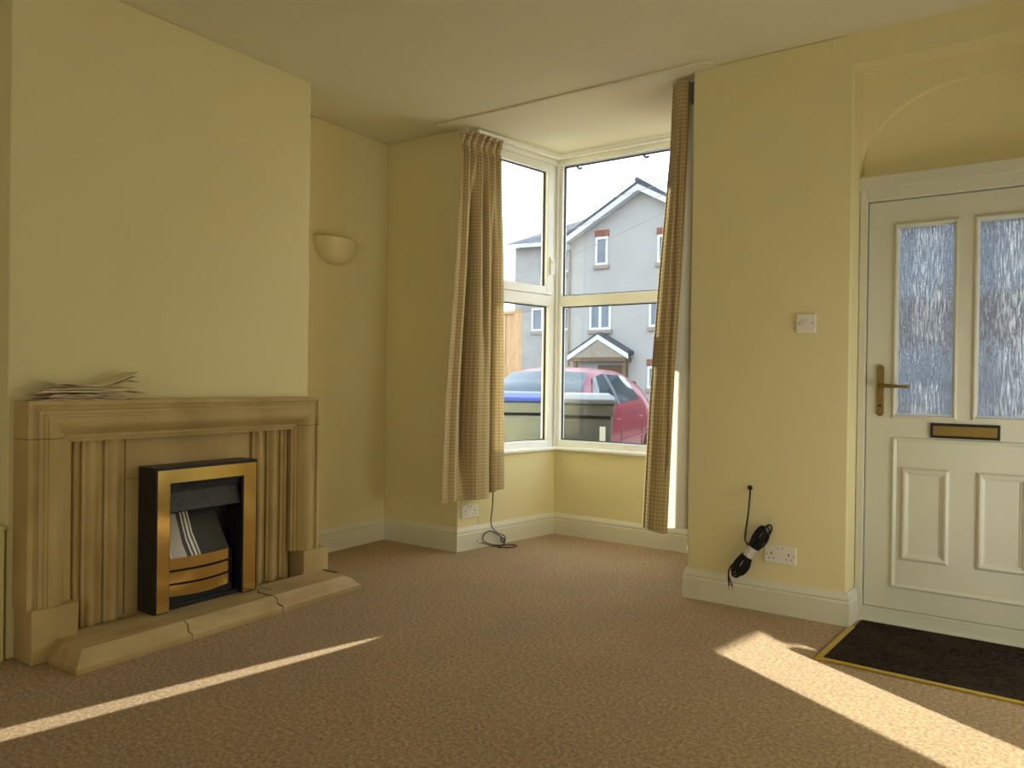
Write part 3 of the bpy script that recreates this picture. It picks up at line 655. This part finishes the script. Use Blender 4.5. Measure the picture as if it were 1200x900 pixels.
for i in range(NZ+1):
    v=i/NZ; zt=2.672; zb=.315; z=zt+(zb-zt)*v
    R=Vector(keyz(K_root,z)); Fo=Vector(keyz(K_fold,z)); H=Vector(keyz(K_hem,z))
    pts=[]
    far=Vector((T(.72,-.10)))
    for k in range(46):
        t=k/45; p=far.lerp(R,t); amp=.030*math.sin(PI*t)**.6
        n=Vector((.98,.18)); pts.append(p+n*(amp*math.sin(2*PI*4.5*t)))
    mid=R.lerp(Fo,.5)+Vector((.01,.035))
    for k in range(1,15):
        t=k/14; pts.append((R*(1-t)**2+mid*2*t*(1-t)+Fo*t*t)+Vector((0,.012*math.sin(2*PI*1.3*t)*sm(v*3))))
    for k in range(1,7):     # rounded fold
        t=PI*k/6; pts.append(Fo+Vector((-.012*math.sin(t),-.012*(1-math.cos(t)))))
    P0=pts[-1].copy()
    for k in range(1,22):
        t=k/21; q=P0.lerp(H,t); q+=Vector((.0,-.020*math.sin(PI*t)-.016*math.exp(-((t-.80+.35*math.exp(-v*2.2))/.10)**2)*0+.022*math.exp(-((t-.55-.4*v)/.07)**2)*(1 if v<.85 else 0)*sm(v*5)))
        pts.append(q)
    for k in range(1,4): pts.append(H+Vector((.002*k,.007*k)))
    rows.append([(p.x,p.y,z-.010*math.exp(-((j-len(pts)+6)/10)**2)*v) for j,p in enumerate(pts)])
rows=[r[::-1] for r in rows]      # so the checked face lies on the room side
rc,gr=curtain('right_curtain','tan checked curtain with pale lining hanging at the pier side of the bay',rows,offset_rows(rows,-.006),((0,32),(43,None)))
rc.name='curtain.001'
# track round the bay
tk=MB(); path=[S(.03,-.118),S(BL-.12,-.118),T(BR-.12,-.118),T(.055,-.095)]
tk.sweep(path,[(-.012,2.652),(.012,2.652),(.012,2.672),(-.012,2.672)],False)
tr=thing('curtain_track','white plastic curtain track bent round the bay ceiling','curtain track',(-2.2,4.4,2.66)); local(tk.build('rail',M_upvc),tr)
e=MB(); e.box(-1.440,-1.412,3.702,3.742,2.55,2.655); local(e.build('end_stop',M_bin,bevel=.006),tr)
for s in (-.05,.02,.09,.16,.22): a=S(s,-.118); local(MB().tube([(a[0],a[1],2.655),(a[0],a[1],2.63)],.003,6).build('glider',M_upvc),tr)

for k,x in enumerate((-2.72,-2.19)):
    m=MB(); m.tube([(x,4.80,2.700),(x,4.80,2.672),(x+.012,4.80,2.660),(x+.035,4.80,2.664)],.009,8)
    tag(m.build('gutter_bracket',M_bin,smooth=True),['small grey gutter bracket outside the top of the front bay pane near the corner post','small grey gutter bracket outside the top of the front bay pane near the right curtain'][k],'bracket','gutter brackets')
# ---------------------------------------------------------------- outside: ground
g=MB(); g.add([(-70,5.0,-.10),(40,5.0,-.10),(40,15.0,-.12),(-70,15.0,-.12)],[(0,1,2,3)]); o=g.build('ground',M_paving); struct(o,'pale concrete front drive outside the bay','ground')
g=MB(); g.add([(-70,15.0,-.12),(40,15.0,-.12),(40,60,-.5),(-70,60,-.5)],[(0,1,2,3)]); o=g.build('street',M_road); struct(o,'grey asphalt street in front of the pale house','street')
g=MB(); g.add([(-20,3.99,-.11),(20,3.99,-.11),(20,5.0,-.10),(-20,5.0,-.10)],[(0,1,2,3)]); o=g.build('path',M_paving); struct(o,'narrow paved strip under the bay and front door','path')

# ---------------------------------------------------------------- house opposite
hs=thing('house','pale rendered gabled house with slate roof across the street','house',(-13.5,27,-.4))
def hput(m,n,mt,par=None,bev=0):
    o=m.build(n,mt,bevel=bev); 
    if par is None: local(o,hs)
    else: o.parent=par
    return o
xl,xr,ax_,za_=-15.62,-9.2,-12.42,8.72; ze=6.95
slope=(za_-ze)/(ax_-xl)
w=MB(); P=[(xl,-.5),(xr,-.5),(xr,ze),(ax_,za_),(xl,ze)]
w.loft([[(x,y,z) for x,z in P] for y in (27,36)],True,True); hput(w,'gable_wall',M_render)
w=MB(); w.box(-20.4,-15.6,30,36,-.5,7.5); hput(w,'wing_wall',M_render2)
w=MB()
w.add([(-20.75,29.5,7.62),(-15.0,29.5,7.45),(-15.0,33,9.31),(-17.85,33,9.31),(-20.75,36.5,7.62),(-15,36.5,7.5)],[(0,1,2,3),(0,3,4),(3,2,5,4)])
w.add([(-20.75,29.5,7.44),(-15.0,29.5,7.27),(-15.0,29.5,7.45),(-20.75,29.5,7.62)],[(0,1,2,3)],1)
hput(w,'wing_roof',[M_slate,M_barge])
w=MB(); ov=.42
el=(xl-ov, ze-ov*slope); er=(xr+ov, za_-slope*(xr+ov-ax_))
for a,b in (((el[0],el[1]),(ax_,za_)),((ax_,za_),(er[0],er[1]))):
    w.add([(a[0],26.6,a[1]+.20),(b[0],26.6,b[1]+.20),(b[0],36.2,b[1]+.20),(a[0],36.2,a[1]+.20),(a[0],26.6,a[1]+.08),(b[0],26.6,b[1]+.08),(b[0],36.2,b[1]+.08),(a[0],36.2,a[1]+.08)],[(0,1,2,3),(7,6,5,4),(0,4,5,1),(1,5,6,2),(2,6,7,3),(3,7,4,0)])
w.tube([(ax_,26.55,za_+.22),(ax_,36.2,za_+.22)],.10,8)
hput(w,'roof',M_slate)
for a,b in (((el[0],el[1]),(ax_,za_)),((ax_,za_),(er[0],er[1]))):
    w=MB(); w.add([(a[0],26.62,a[1]-.16),(b[0],26.62,b[1]-.16),(b[0],26.62,b[1]+.09),(a[0],26.62,a[1]+.09),(a[0],26.98,a[1]-.16),(b[0],26.98,b[1]-.16)],[(0,1,2,3),(0,4,5,1)]); hput(w,'bargeboard',M_barge)
w=MB(); w.box(xl-.42,xl+.05,26.60,27.0,ze-.42,ze-.18); hput(w,'eaves_box',M_barge)
w=MB(); w.tube([(xl+.02,26.93,ze-.3),(xl+.02,26.93,-.4)],.05,8); hput(w,'drainpipe',M_sill)
def hwin(x0,x1,z0,z1,y,lintel=True,sill=True,mull=False):
    fr=MB(); t=.10
    fr.box(x0,x0+t,y-.04,y+.02,z0,z1); fr.box(x1-t,x1,y-.04,y+.02,z0,z1); fr.box(x0+t,x1-t,y-.04,y+.02,z0,z0+t); fr.box(x0+t,x1-t,y-.04,y+.02,z1-t,z1)
    if mull: c=(x0+x1)/2; fr.box(c-t*.6,c+t*.6,y-.04,y+.02,z0+t,z1-t)
    fo=hput(fr,'window',M_uframe)
    p=MB(); p.box(x0+t,x1-t,y-.012,y+.0,z0+t,z1-t); po=hput(p,'pane',M_hpane); po.parent=fo; po.matrix_parent_inverse=Matrix.Identity(4)
    if lintel: l=MB(); l.box(x0-.04,x1+.04,y-.03,y,z1,z1+.27); hput(l,'lintel',M_redbrick)
    if sill: l=MB(); l.box(x0-.06,x1+.06,y-.09,y,z0-.15,z0); hput(l,'window_sill',M_sill)
hwin(-14.41,-13.84,5.81,6.96,27); hwin(-11.71,-11.10,5.72,6.80,27)
hwin(-14.64,-13.66,3.19,4.30,27,False,True,True); hwin(-12.02,-11.0,3.24,4.33,27,False,True,True); hwin(-12.05,-11.45,.85,1.72,27)
hwin(-18.0,-17.35,6.15,7.28,30,False); hwin(-18.2,-17.30,3.45,4.55,30,False); hwin(-19.4,-18.75,3.45,4.55,30,False,True)
# porch
k_=26.5/25.5; pa=(-13.47*k_,1.1+1.82*k_); pl=(-14.80*k_,1.1+1.02*k_); pr=(-12.17*k_,1.1+1.07*k_)
w=MB()
for a,b in ((pl,pa),(pa,pr)):
    w.add([(a[0],26.5,a[1]+.08),(b[0],26.5,b[1]+.08),(b[0],27,b[1]+.10),(a[0],27,a[1]+.10),(a[0],26.5,a[1]-.03),(b[0],26.5,b[1]-.03),(b[0],27,b[1]-.03),(a[0],27,a[1]-.03)],[(0,1,2,3),(7,6,5,4),(0,4,5,1),(1,5,6,2),(2,6,7,3),(3,7,4,0)])
hput(w,'porch_roof',M_slate)
w=MB()
for a,b in ((pl,pa),(pa,pr)): w.add([(a[0],26.49,a[1]-.22),(b[0],26.49,b[1]-.22),(b[0],26.49,b[1]-.02),(a[0],26.49,a[1]-.02)],[(0,1,2,3)])
hput(w,'porch_bargeboard',M_barge)
w=MB(); w.add([(pl[0]+.15,26.53,2.06),(pr[0]-.15,26.53,2.06),(pa[0],26.53,2.88)],[(0,1,2)]); hput(w,'porch_gable',M_sill)
w=MB(); w.box(pl[0]+.1,pr[0]-.1,26.5,27,1.90,2.05); hput(w,'porch_beam',M_porchwood)
for x in (-15.05,-12.85): w=MB(); w.box(x-.07,x+.07,26.55,26.69,-.4,1.9); hput(w,'porch_post',M_porchwood)
w=MB(); w.box(-14.2,-12.9,26.93,27,-.4,1.75); hput(w,'front_door',M_porchwood)
nh=thing('house','brown brick house seen blurred through the rain glass of the door','house',(0,26,-.4))
def nput(m,n,mt): return local(m.build(n,mt),nh)
M_brickfar=mat('brown_brick',(.13,.10,.085),.9,c2=(.18,.145,.12),scale=3)
nput(MB().box(-6,8,26,34,-.4,5.3),'wall',M_brickfar)
w=MB(); w.loft([[(x,25.6,5.2),(x,30,8.2),(x,34.4,5.2)] for x in (-6.4,8.4)],True,True); nput(w,'roof',M_slate)
for x in (-4.4,-1.9,1.2,4.2):
    for z0,z1 in ((.5,1.9),(3.2,4.5)):
        fo=nput(MB().box(x,x+1.1,25.93,26.0,z0,z1),'window',M_uframe); po=nput(MB().box(x+.1,x+1.0,25.91,25.94,z0+.1,z1-.1),'pane',M_hpane); po.parent=fo; po.matrix_parent_inverse=Matrix.Identity(4)
nput(MB().box(-.4,.55,25.93,26,-.4,1.8),'front_door',M_porchwood)
# overhead cables
for k,(a,b) in enumerate((((-19,26,4.9),(-8,25,8.0)),((-19,26,6.35),(-8,25,8.4)),((-19,26,7.6),(-8,24.5,8.35)))):
    m=MB(); m.tube([a,lerp(a,b,.5)[:2]+((a[2]+b[2])/2-.06,),b],.012,5)
    tag(m.build('overhead_wire',M_wire),['lowest thin overhead wire crossing before the pale gable','middle thin overhead wire crossing before the pale gable','highest thin overhead wire crossing before the pale gable'][k],'wire','overhead wires')

# neighbouring fence and wall
fn=thing('garden_fence','tan timber close-board fence seen through the bay side window','fence',(-8.2,11,-.12))
m=MB()
for k in range(14):
    x=-9.1+k*.12; m.box(x,x+.112,11-.012*(k%2),11.02,-.12,2.28)
o=m.build('fence_board',M_fence); local(o,fn)
m=MB(); m.box(-9.15,-7.40,10.96,11.04,2.28,2.33); local(m.build('capping_rail',M_fence),fn)
m=MB(); m.box(-7.45,-7.36,10.95,11.06,-.12,2.36); local(m.build('fence_post',M_fence),fn)

# ---------------------------------------------------------------- red car
car=bpy.data.objects.new('car',None); C.objects.link(car)
a_=math.radians(11); fw=Vector((math.sin(a_),-math.cos(a_),0)); lf_=Vector((fw.y*-1,fw.x,0)) # left of travel
# local: x forward, y left ; origin on the ground below the windscreen base centre line
right_=Vector((math.cos(a_)*-1,-math.sin(a_),0))
left_=-right_
org=Vector((-4.0,7.42,-.20))-left_*.77
car.matrix_world=Matrix(((fw.x,left_.x,0,org.x),(fw.y,left_.y,0,org.y),(0,0,1,org.z),(0,0,0,1)))@Matrix.Diagonal((1.22,.94,1.03,1))
tag(car,'red hatchback car parked on the drive behind the wheelie bins','car')
def interp(tab,x):
    if x<=tab[0][0]: return tab[0][1]
    for (x0,y0),(x1,y1) in zip(tab[:-1],tab[1:]):
        if x<=x1: t=(x-x0)/(x1-x0); t=t*t*(3-2*t)*.35+t*.65; return y0+(y1-y0)*t
    return tab[-1][1]
# x: -2.95 tail .. 1.05 nose
top=[(-2.98,.68),(-2.93,.96),(-2.80,1.03),(-2.45,1.27),(-2.1,1.375),(-1.6,1.425),(-1.0,1.435),(-.65,1.39),(-.35,1.24),(0.05,.985),(.30,.93),(.75,.80),(.98,.62),(1.06,.45)]
belt=[(-2.98,.66),(-2.90,.94),(-2.4,.98),(-1.0,.95),(0.0,.91),(.3,.86),(.75,.74),(.98,.58),(1.06,.42)]
wid=[(-2.98,.62),(-2.8,.76),(-2.2,.82),(-1.0,.835),(0,.815),(.5,.78),(.85,.68),(1.06,.48)]
wr_=[(-2.98,.60),(-2.8,.60),(-2.2,.55),(-1.0,.54),(-.5,.56),(0,.68),(.5,.66),(.85,.58),(1.06,.42)]
def ringat(x):
    h,b,wd,r=interp(top,x),interp(belt,x),interp(wid,x),interp(wr_,x); h=max(h,b+.02)
    cab=max(0,min(1,(h-b-.10)/.25)); r=r*cab+(wd*.88)*(1-cab)
    half=[(wd*.90,.15),(wd*.985,.24),(wd*1.0,.50),(wd*1.0,.62),(wd*.985,b-.07),(wd*.955,b)]
    for t in (.25,.5,.75,.92): half.append((wd*.955+(r-wd*.955)*t+.018*math.sin(PI*t)*cab, b+(h-.035-b)*t))
    half+= [(r*.93,h-.020),(r*.7,h-.006),(r*.35,h),(0,h+.002)]
    pts=[(x,y,z) for y,z in half]+[(x,-y,z) for y,z in half[:-1][::-1]]
    return pts
xs=[-2.98,-2.95,-2.9,-2.8,-2.65,-2.5,-2.35,-2.2,-2.0,-1.8,-1.6,-1.4,-1.2,-1.0,-.85,-.7,-.55,-.4,-.25,-.1,.05,.15,.3,.45,.6,.75,.88,.98,1.03,1.06]
bm_=MB(); bm_.loft([ringat(x) for x in xs],True,True)
def carput(m,n,mt,smooth=False,par=None,bev=0): 
    o=m.build(n,mt,smooth=smooth,bevel=bev); o.parent=par or car; return o
body=carput(bm_,'body',M_red,50)
def side_pt(x,t,s,push=.008):
    h,b,wd,r=interp(top,x),interp(belt,x),interp(wid,x),interp(wr_,x); cab=max(0,min(1,(h-b-.10)/.25)); r=r*cab+(wd*.88)*(1-cab)
    y=wd*.955+(r-wd*.955)*t+.018*math.sin(PI*t)*cab+push
    return (x,s*y,b+(h-.035-b)*t+push*.3)
def side_glass(corners,s,nm,mt):
    # corners: (x,t) quad: bottom-front, bottom-rear, top-rear, top-front
    m=MB(); R=[]; n=8
    for i in range(n+1):
        v=i/n; row=[]
        for j in range(n+1):
            u=j/n
            A=lerp(corners[0],corners[1],u); Bq=lerp(corners[3],corners[2],u); q=lerp(A,Bq,v); row.append(side_pt(q[0],q[1],s))
        R.append(row)
    m.loft(R,False,False); return carput(m,nm,mt,'all')
for s in (1,-1):
    side_glass([(-.02,.10),(-1.02,.10),(-1.00,.90),(-.62,.90)],s,'front_side_window',M_carglass)
    side_glass([(-1.16,.10),(-2.05,.14),(-1.86,.90),(-1.12,.90)],s,'rear_side_window',M_carglass)
    side_glass([(-1.03,.06),(-1.15,.06),(-1.11,.92),(-1.01,.92)],s,'door_pillar',M_pillar)
    for x in (-.95,-1.95):
        d=MB()
        p=side_pt(x,0,s,.0); d.tube([(x+.09,p[1]+s*.012,.80),(x+.06,p[1]+s*.035,.80),(x-.06,p[1]+s*.035,.80),(x-.09,p[1]+s*.012,.80)],.012,8); carput(d,'door_handle',M_red,True)
    for xx in (-.02,-1.08,-2.02):
        l=MB(); l.tube([(xx,s*(interp(wid,xx)*1.0+.001),.30),(xx,s*(interp(wid,xx)*1.0+.001),.62),(xx,s*(interp(wid,xx)*.965+.001),interp(belt,xx)-.02)],.004,5); carput(l,'door_seam',M_trimblack)
    rb=MB(); rb.tube([(.4,s*(interp(wid,.4)+.004),.52),(-1.0,s*(interp(wid,-1)+.004),.54),(-2.3,s*(interp(wid,-2.3)+.004),.55)],.014,6); carput(rb,'rubbing_strip',M_red,True)
    mi=MB(); mi.loft([[(-.16,s*(.84+.02),.86),(-.06,s*(.84+.02),.86),(-.06,s*(.84+.02),.94),(-.16,s*(.84+.02),.94)],[(-.20,s*(.84+.09),.86),(-.03,s*(.84+.09),.86),(-.03,s*(.84+.09),.98),(-.20,s*(.84+.09),.98)],[(-.19,s*(.84+.20),.88),(-.05,s*(.84+.19),.88),(-.05,s*(.84+.19),.97),(-.19,s*(.84+.20),.97)]],True,True)
    carput(mi,'wing_mirror',M_trimblack,60)
    hl=MB(); R=[]
    for i in range(5):
        x=.62+.09*i; R.append([(x,s*(interp(wid,x)*.99+.008),interp(belt,x)-.13),(x,s*(interp(wid,x)*.97+.010),interp(belt,x)-.02),(x+.01,s*(interp(wid,x)*.72),interp(top,x)+.008-.03)])
    hl.loft(R,False,False); carput(hl,'headlamp',M_lens,'all')
    for x in (.45,-2.42):
        wloc=Vector((x,s*.74,.30)); ty=MB(); rg=[]
        for yy,r_ in ((-.09,.24),(-.085,.29),(-.06,.30),(.06,.30),(.085,.29),(.09,.24)): rg.append([(x+r_*math.cos(2*PI*k/28),s*.745+yy,.30+r_*math.sin(2*PI*k/28)) for k in range(28)])
        ty.loft(rg,True,True); to=carput(ty,'wheel',M_tyre,40)
        hb=MB(); rg=[[(x+r_*math.cos(2*PI*k/20),s*(.745+yy),.30+r_*math.sin(2*PI*k/20)) for k in range(20)] for yy,r_ in ((.088,.21),(.096,.20),(.090,.08),(.098,.05),(.098,.005))]; hb.loft(rg,True,True); carput(hb,'hub_cap',M_alloy,30,to)
ws=MB(); R=[]
for i in range(9):
    v=i/8; x=.02-.62*v; row=[]; h=interp(top,x); hw=(.68-.15*v)
    for j in range(13):
        u=-1+2*j/12; row.append((x+.06*(1-u*u)+.012,hw*u,h-.016*u*u+.010+.02*(1-u*u)*(1-v)*.3))
    R.append(row)
ws.loft(R,False,False); carput(ws,'windscreen',M_carglass,'all')
rw=MB(); R=[]
for i in range(7):
    v=i/6; x=-2.78+.36*v; row=[]; h=interp(top,x); hw=(.60-.04*v)
    for j in range(9): u=-1+2*j/8; row.append((x-.012,hw*u,h+.008-.014*u*u))
    R.append(row)
rw.loft(R,False,False); carput(rw,'rear_window',M_carglass,'all')
gg=MB(); gg.box(1.0,1.075,-.36,.36,.34,.44); carput(gg,'grille',M_trimblack,bev=.01)

# ---------------------------------------------------------------- wheelie bins
def wheelie(label,loc,w,mb,ml,sticker,lidname='lid'):
    r=thing('wheelie_bin',label,'wheelie bin',loc,'wheelie bins on the drive')
    m=MB(); hw=w/2; d=.34
    R=[[(-hw*.80,-d*.75,.03),(hw*.80,-d*.75,.03),(hw*.80,d*.6,.03),(-hw*.80,d*.6,.03)],[(-hw*.93,-d*.93,.80),(hw*.93,-d*.93,.80),(hw*.93,d*.8,.80),(-hw*.93,d*.8,.80)],[(-hw*.95,-d*.95,.92),(hw*.95,-d*.95,.92),(hw*.95,d*.85,.92),(-hw*.95,d*.85,.92)]]
    m.loft(R,True,True)
    o=m.build('bin_body',mb,bevel=.02); o.parent=r
    m=MB(); m.box(-hw,hw,-d,d*.9,.94,1.026); o=m.build('rim',mb,bevel=.008); o.parent=r
    m=MB(); R=[[(-hw*1.04,-d*1.08,1.03),(hw*1.04,-d*1.08,1.03),(hw*1.04,d*.95,1.03),(-hw*1.04,d*.95,1.03)],[(-hw*1.04,-d*1.08,1.062),(hw*1.04,-d*1.08,1.062),(hw*1.04,d*.95,1.07),(-hw*1.04,d*.95,1.07)],[(-hw*.8,-d*.7,1.098),(hw*.8,-d*.7,1.098),(hw*.8,d*.6,1.105),(-hw*.8,d*.6,1.105)]]
    m.loft(R,True,True); o=m.build('lid',ml,bevel=.012); o.parent=r
    m=MB(); m.tube([(-hw*.95,d*.95,1.0),(-hw*.95,d*1.22,1.02),(hw*.95,d*1.22,1.02),(hw*.95,d*.95,1.0)],.018,8); o=m.build('handle',mb,smooth=True); o.parent=r
    for s in (-1,1):
        m=MB(); m.tube([(s*hw*.72,d*.72,.10),(s*hw*.95,d*.72,.10)],.10,16); o=m.build('wheel',M_tyre); o.parent=r
    if sticker:
        m=MB(); m.box(hw*.50,hw*.70,-d*.93-.004,-d*.92+.03,.60,.86); o=m.build('sticker',M_label); o.parent=r
    return r
def place(r,rz): r.rotation_euler=(0,0,rz)
b=wheelie('grey wheelie bin with a white sticker in front of the red car',(-2.865,5.25,-.10),(.44),M_bin,M_binlid,True); place(b,math.radians(27))
b=wheelie('grey-green wheelie bin with a blue lid outside the bay side window',(-3.50,5.27,-.10),.50,M_binbody2,M_binblue,False); place(b,math.radians(32))

# ---------------------------------------------------------------- light
sc=bpy.context.scene
w=bpy.data.worlds.new('sky'); sc.world=w; w.use_nodes=True; nt=w.node_tree; nt.nodes.clear()
out=N(nt,'ShaderNodeOutputWorld'); bg=N(nt,'ShaderNodeBackground'); tc=N(nt,'ShaderNodeTexCoord'); sp=N(nt,'ShaderNodeSeparateXYZ'); r=N(nt,'ShaderNodeValToRGB')
e=r.color_ramp.elements; e[0].position=.0; e[0].color=(.25,.25,.25,1); e[1].position=1; e[1].color=(.62,.78,1.0,1)
q=e.new(.02); q.color=(.92,.97,1.03,1); q=e.new(.35); q.color=(.82,.93,1.08,1)
nt.links.new(tc.outputs['Generated'],sp.inputs[0]); nt.links.new(sp.outputs[2],r.inputs[0]); nt.links.new(r.outputs[0],bg.inputs[0]); nt.links.new(bg.outputs[0],out.inputs[0])
bg.inputs[1].default_value=3.2
def lamp(name,kind,loc,direction,energy,color=(1,1,1),**kw):
    l=bpy.data.lights.new(name,kind); l.energy=energy; l.color=color
    for k,v in kw.items(): setattr(l,k,v)
    o=bpy.data.objects.new(name,l); C.objects.link(o); o.location=loc
    o.rotation_euler=Vector(direction).to_track_quat('-Z','Y').to_euler(); return o
SAZ=math.radians(30); SEL=math.radians(17)
sd=Vector((math.cos(SAZ),-math.sin(SAZ),-math.tan(SEL)))
lamp('sun','SUN',(-8,9,5),sd,22,(1,.97,.82),angle=math.radians(.6))
# rear of the room: added fill lamp behind the camera, no window built there
lamp('rear_fill_light','AREA',(-.2,-2.3,1.6),(-.25,1,.02),30,(.93,.97,.97),shape='RECTANGLE',size=1.6,size_y=1.5)
lamp('side_fill_light','AREA',(.73,3.12,.95),(-1,.0,.22),17,(.94,.97,.96),shape='RECTANGLE',size=.75,size_y=1.3)  # added fill at the windowless right wall, brightens door reveal, arch and alcove
# low sun thrown back by glass across the street: a thin bar of light over the carpet
gl=lamp('street_glint','SPOT',(.51,14,3.97),Vector((-2.57,.90,0))-Vector((.51,14,3.97)),30000,(1,.93,.78),spot_size=.066,spot_blend=.12,shadow_soft_size=.01)
gl.scale=(.105,1,1)

# ---------------------------------------------------------------- camera
f_px,yaw,pitch,roll=874.389,.5994,-.0050,.0135
fwd=Vector((-math.sin(yaw)*math.cos(pitch),math.cos(yaw)*math.cos(pitch),math.sin(pitch)))
rt=Vector((math.cos(yaw),math.sin(yaw),0)); up=rt.cross(fwd)
r2=rt*math.cos(roll)+up*math.sin(roll); u2=-rt*math.sin(roll)+up*math.cos(roll)
cd=bpy.data.cameras.new('camera'); cam=bpy.data.objects.new('camera',cd); C.objects.link(cam)
cam.matrix_world=Matrix(((r2.x,u2.x,-fwd.x,0),(r2.y,u2.y,-fwd.y,0),(r2.z,u2.z,-fwd.z,1.10),(0,0,0,1)))
cd.sensor_fit='HORIZONTAL'; cd.sensor_width=36; cd.lens=f_px*36/1200; cd.clip_start=.05; cd.clip_end=300
sc.camera=cam
sc.view_settings.view_transform='Standard'; sc.view_settings.look='None'; sc.view_settings.exposure=0.0
sc.cycles.max_bounces=10; sc.cycles.diffuse_bounces=6; sc.cycles.transparent_max_bounces=12; sc.cycles.caustics_reflective=False; sc.cycles.caustics_refractive=False
sc.cycles.sample_clamp_indirect=6
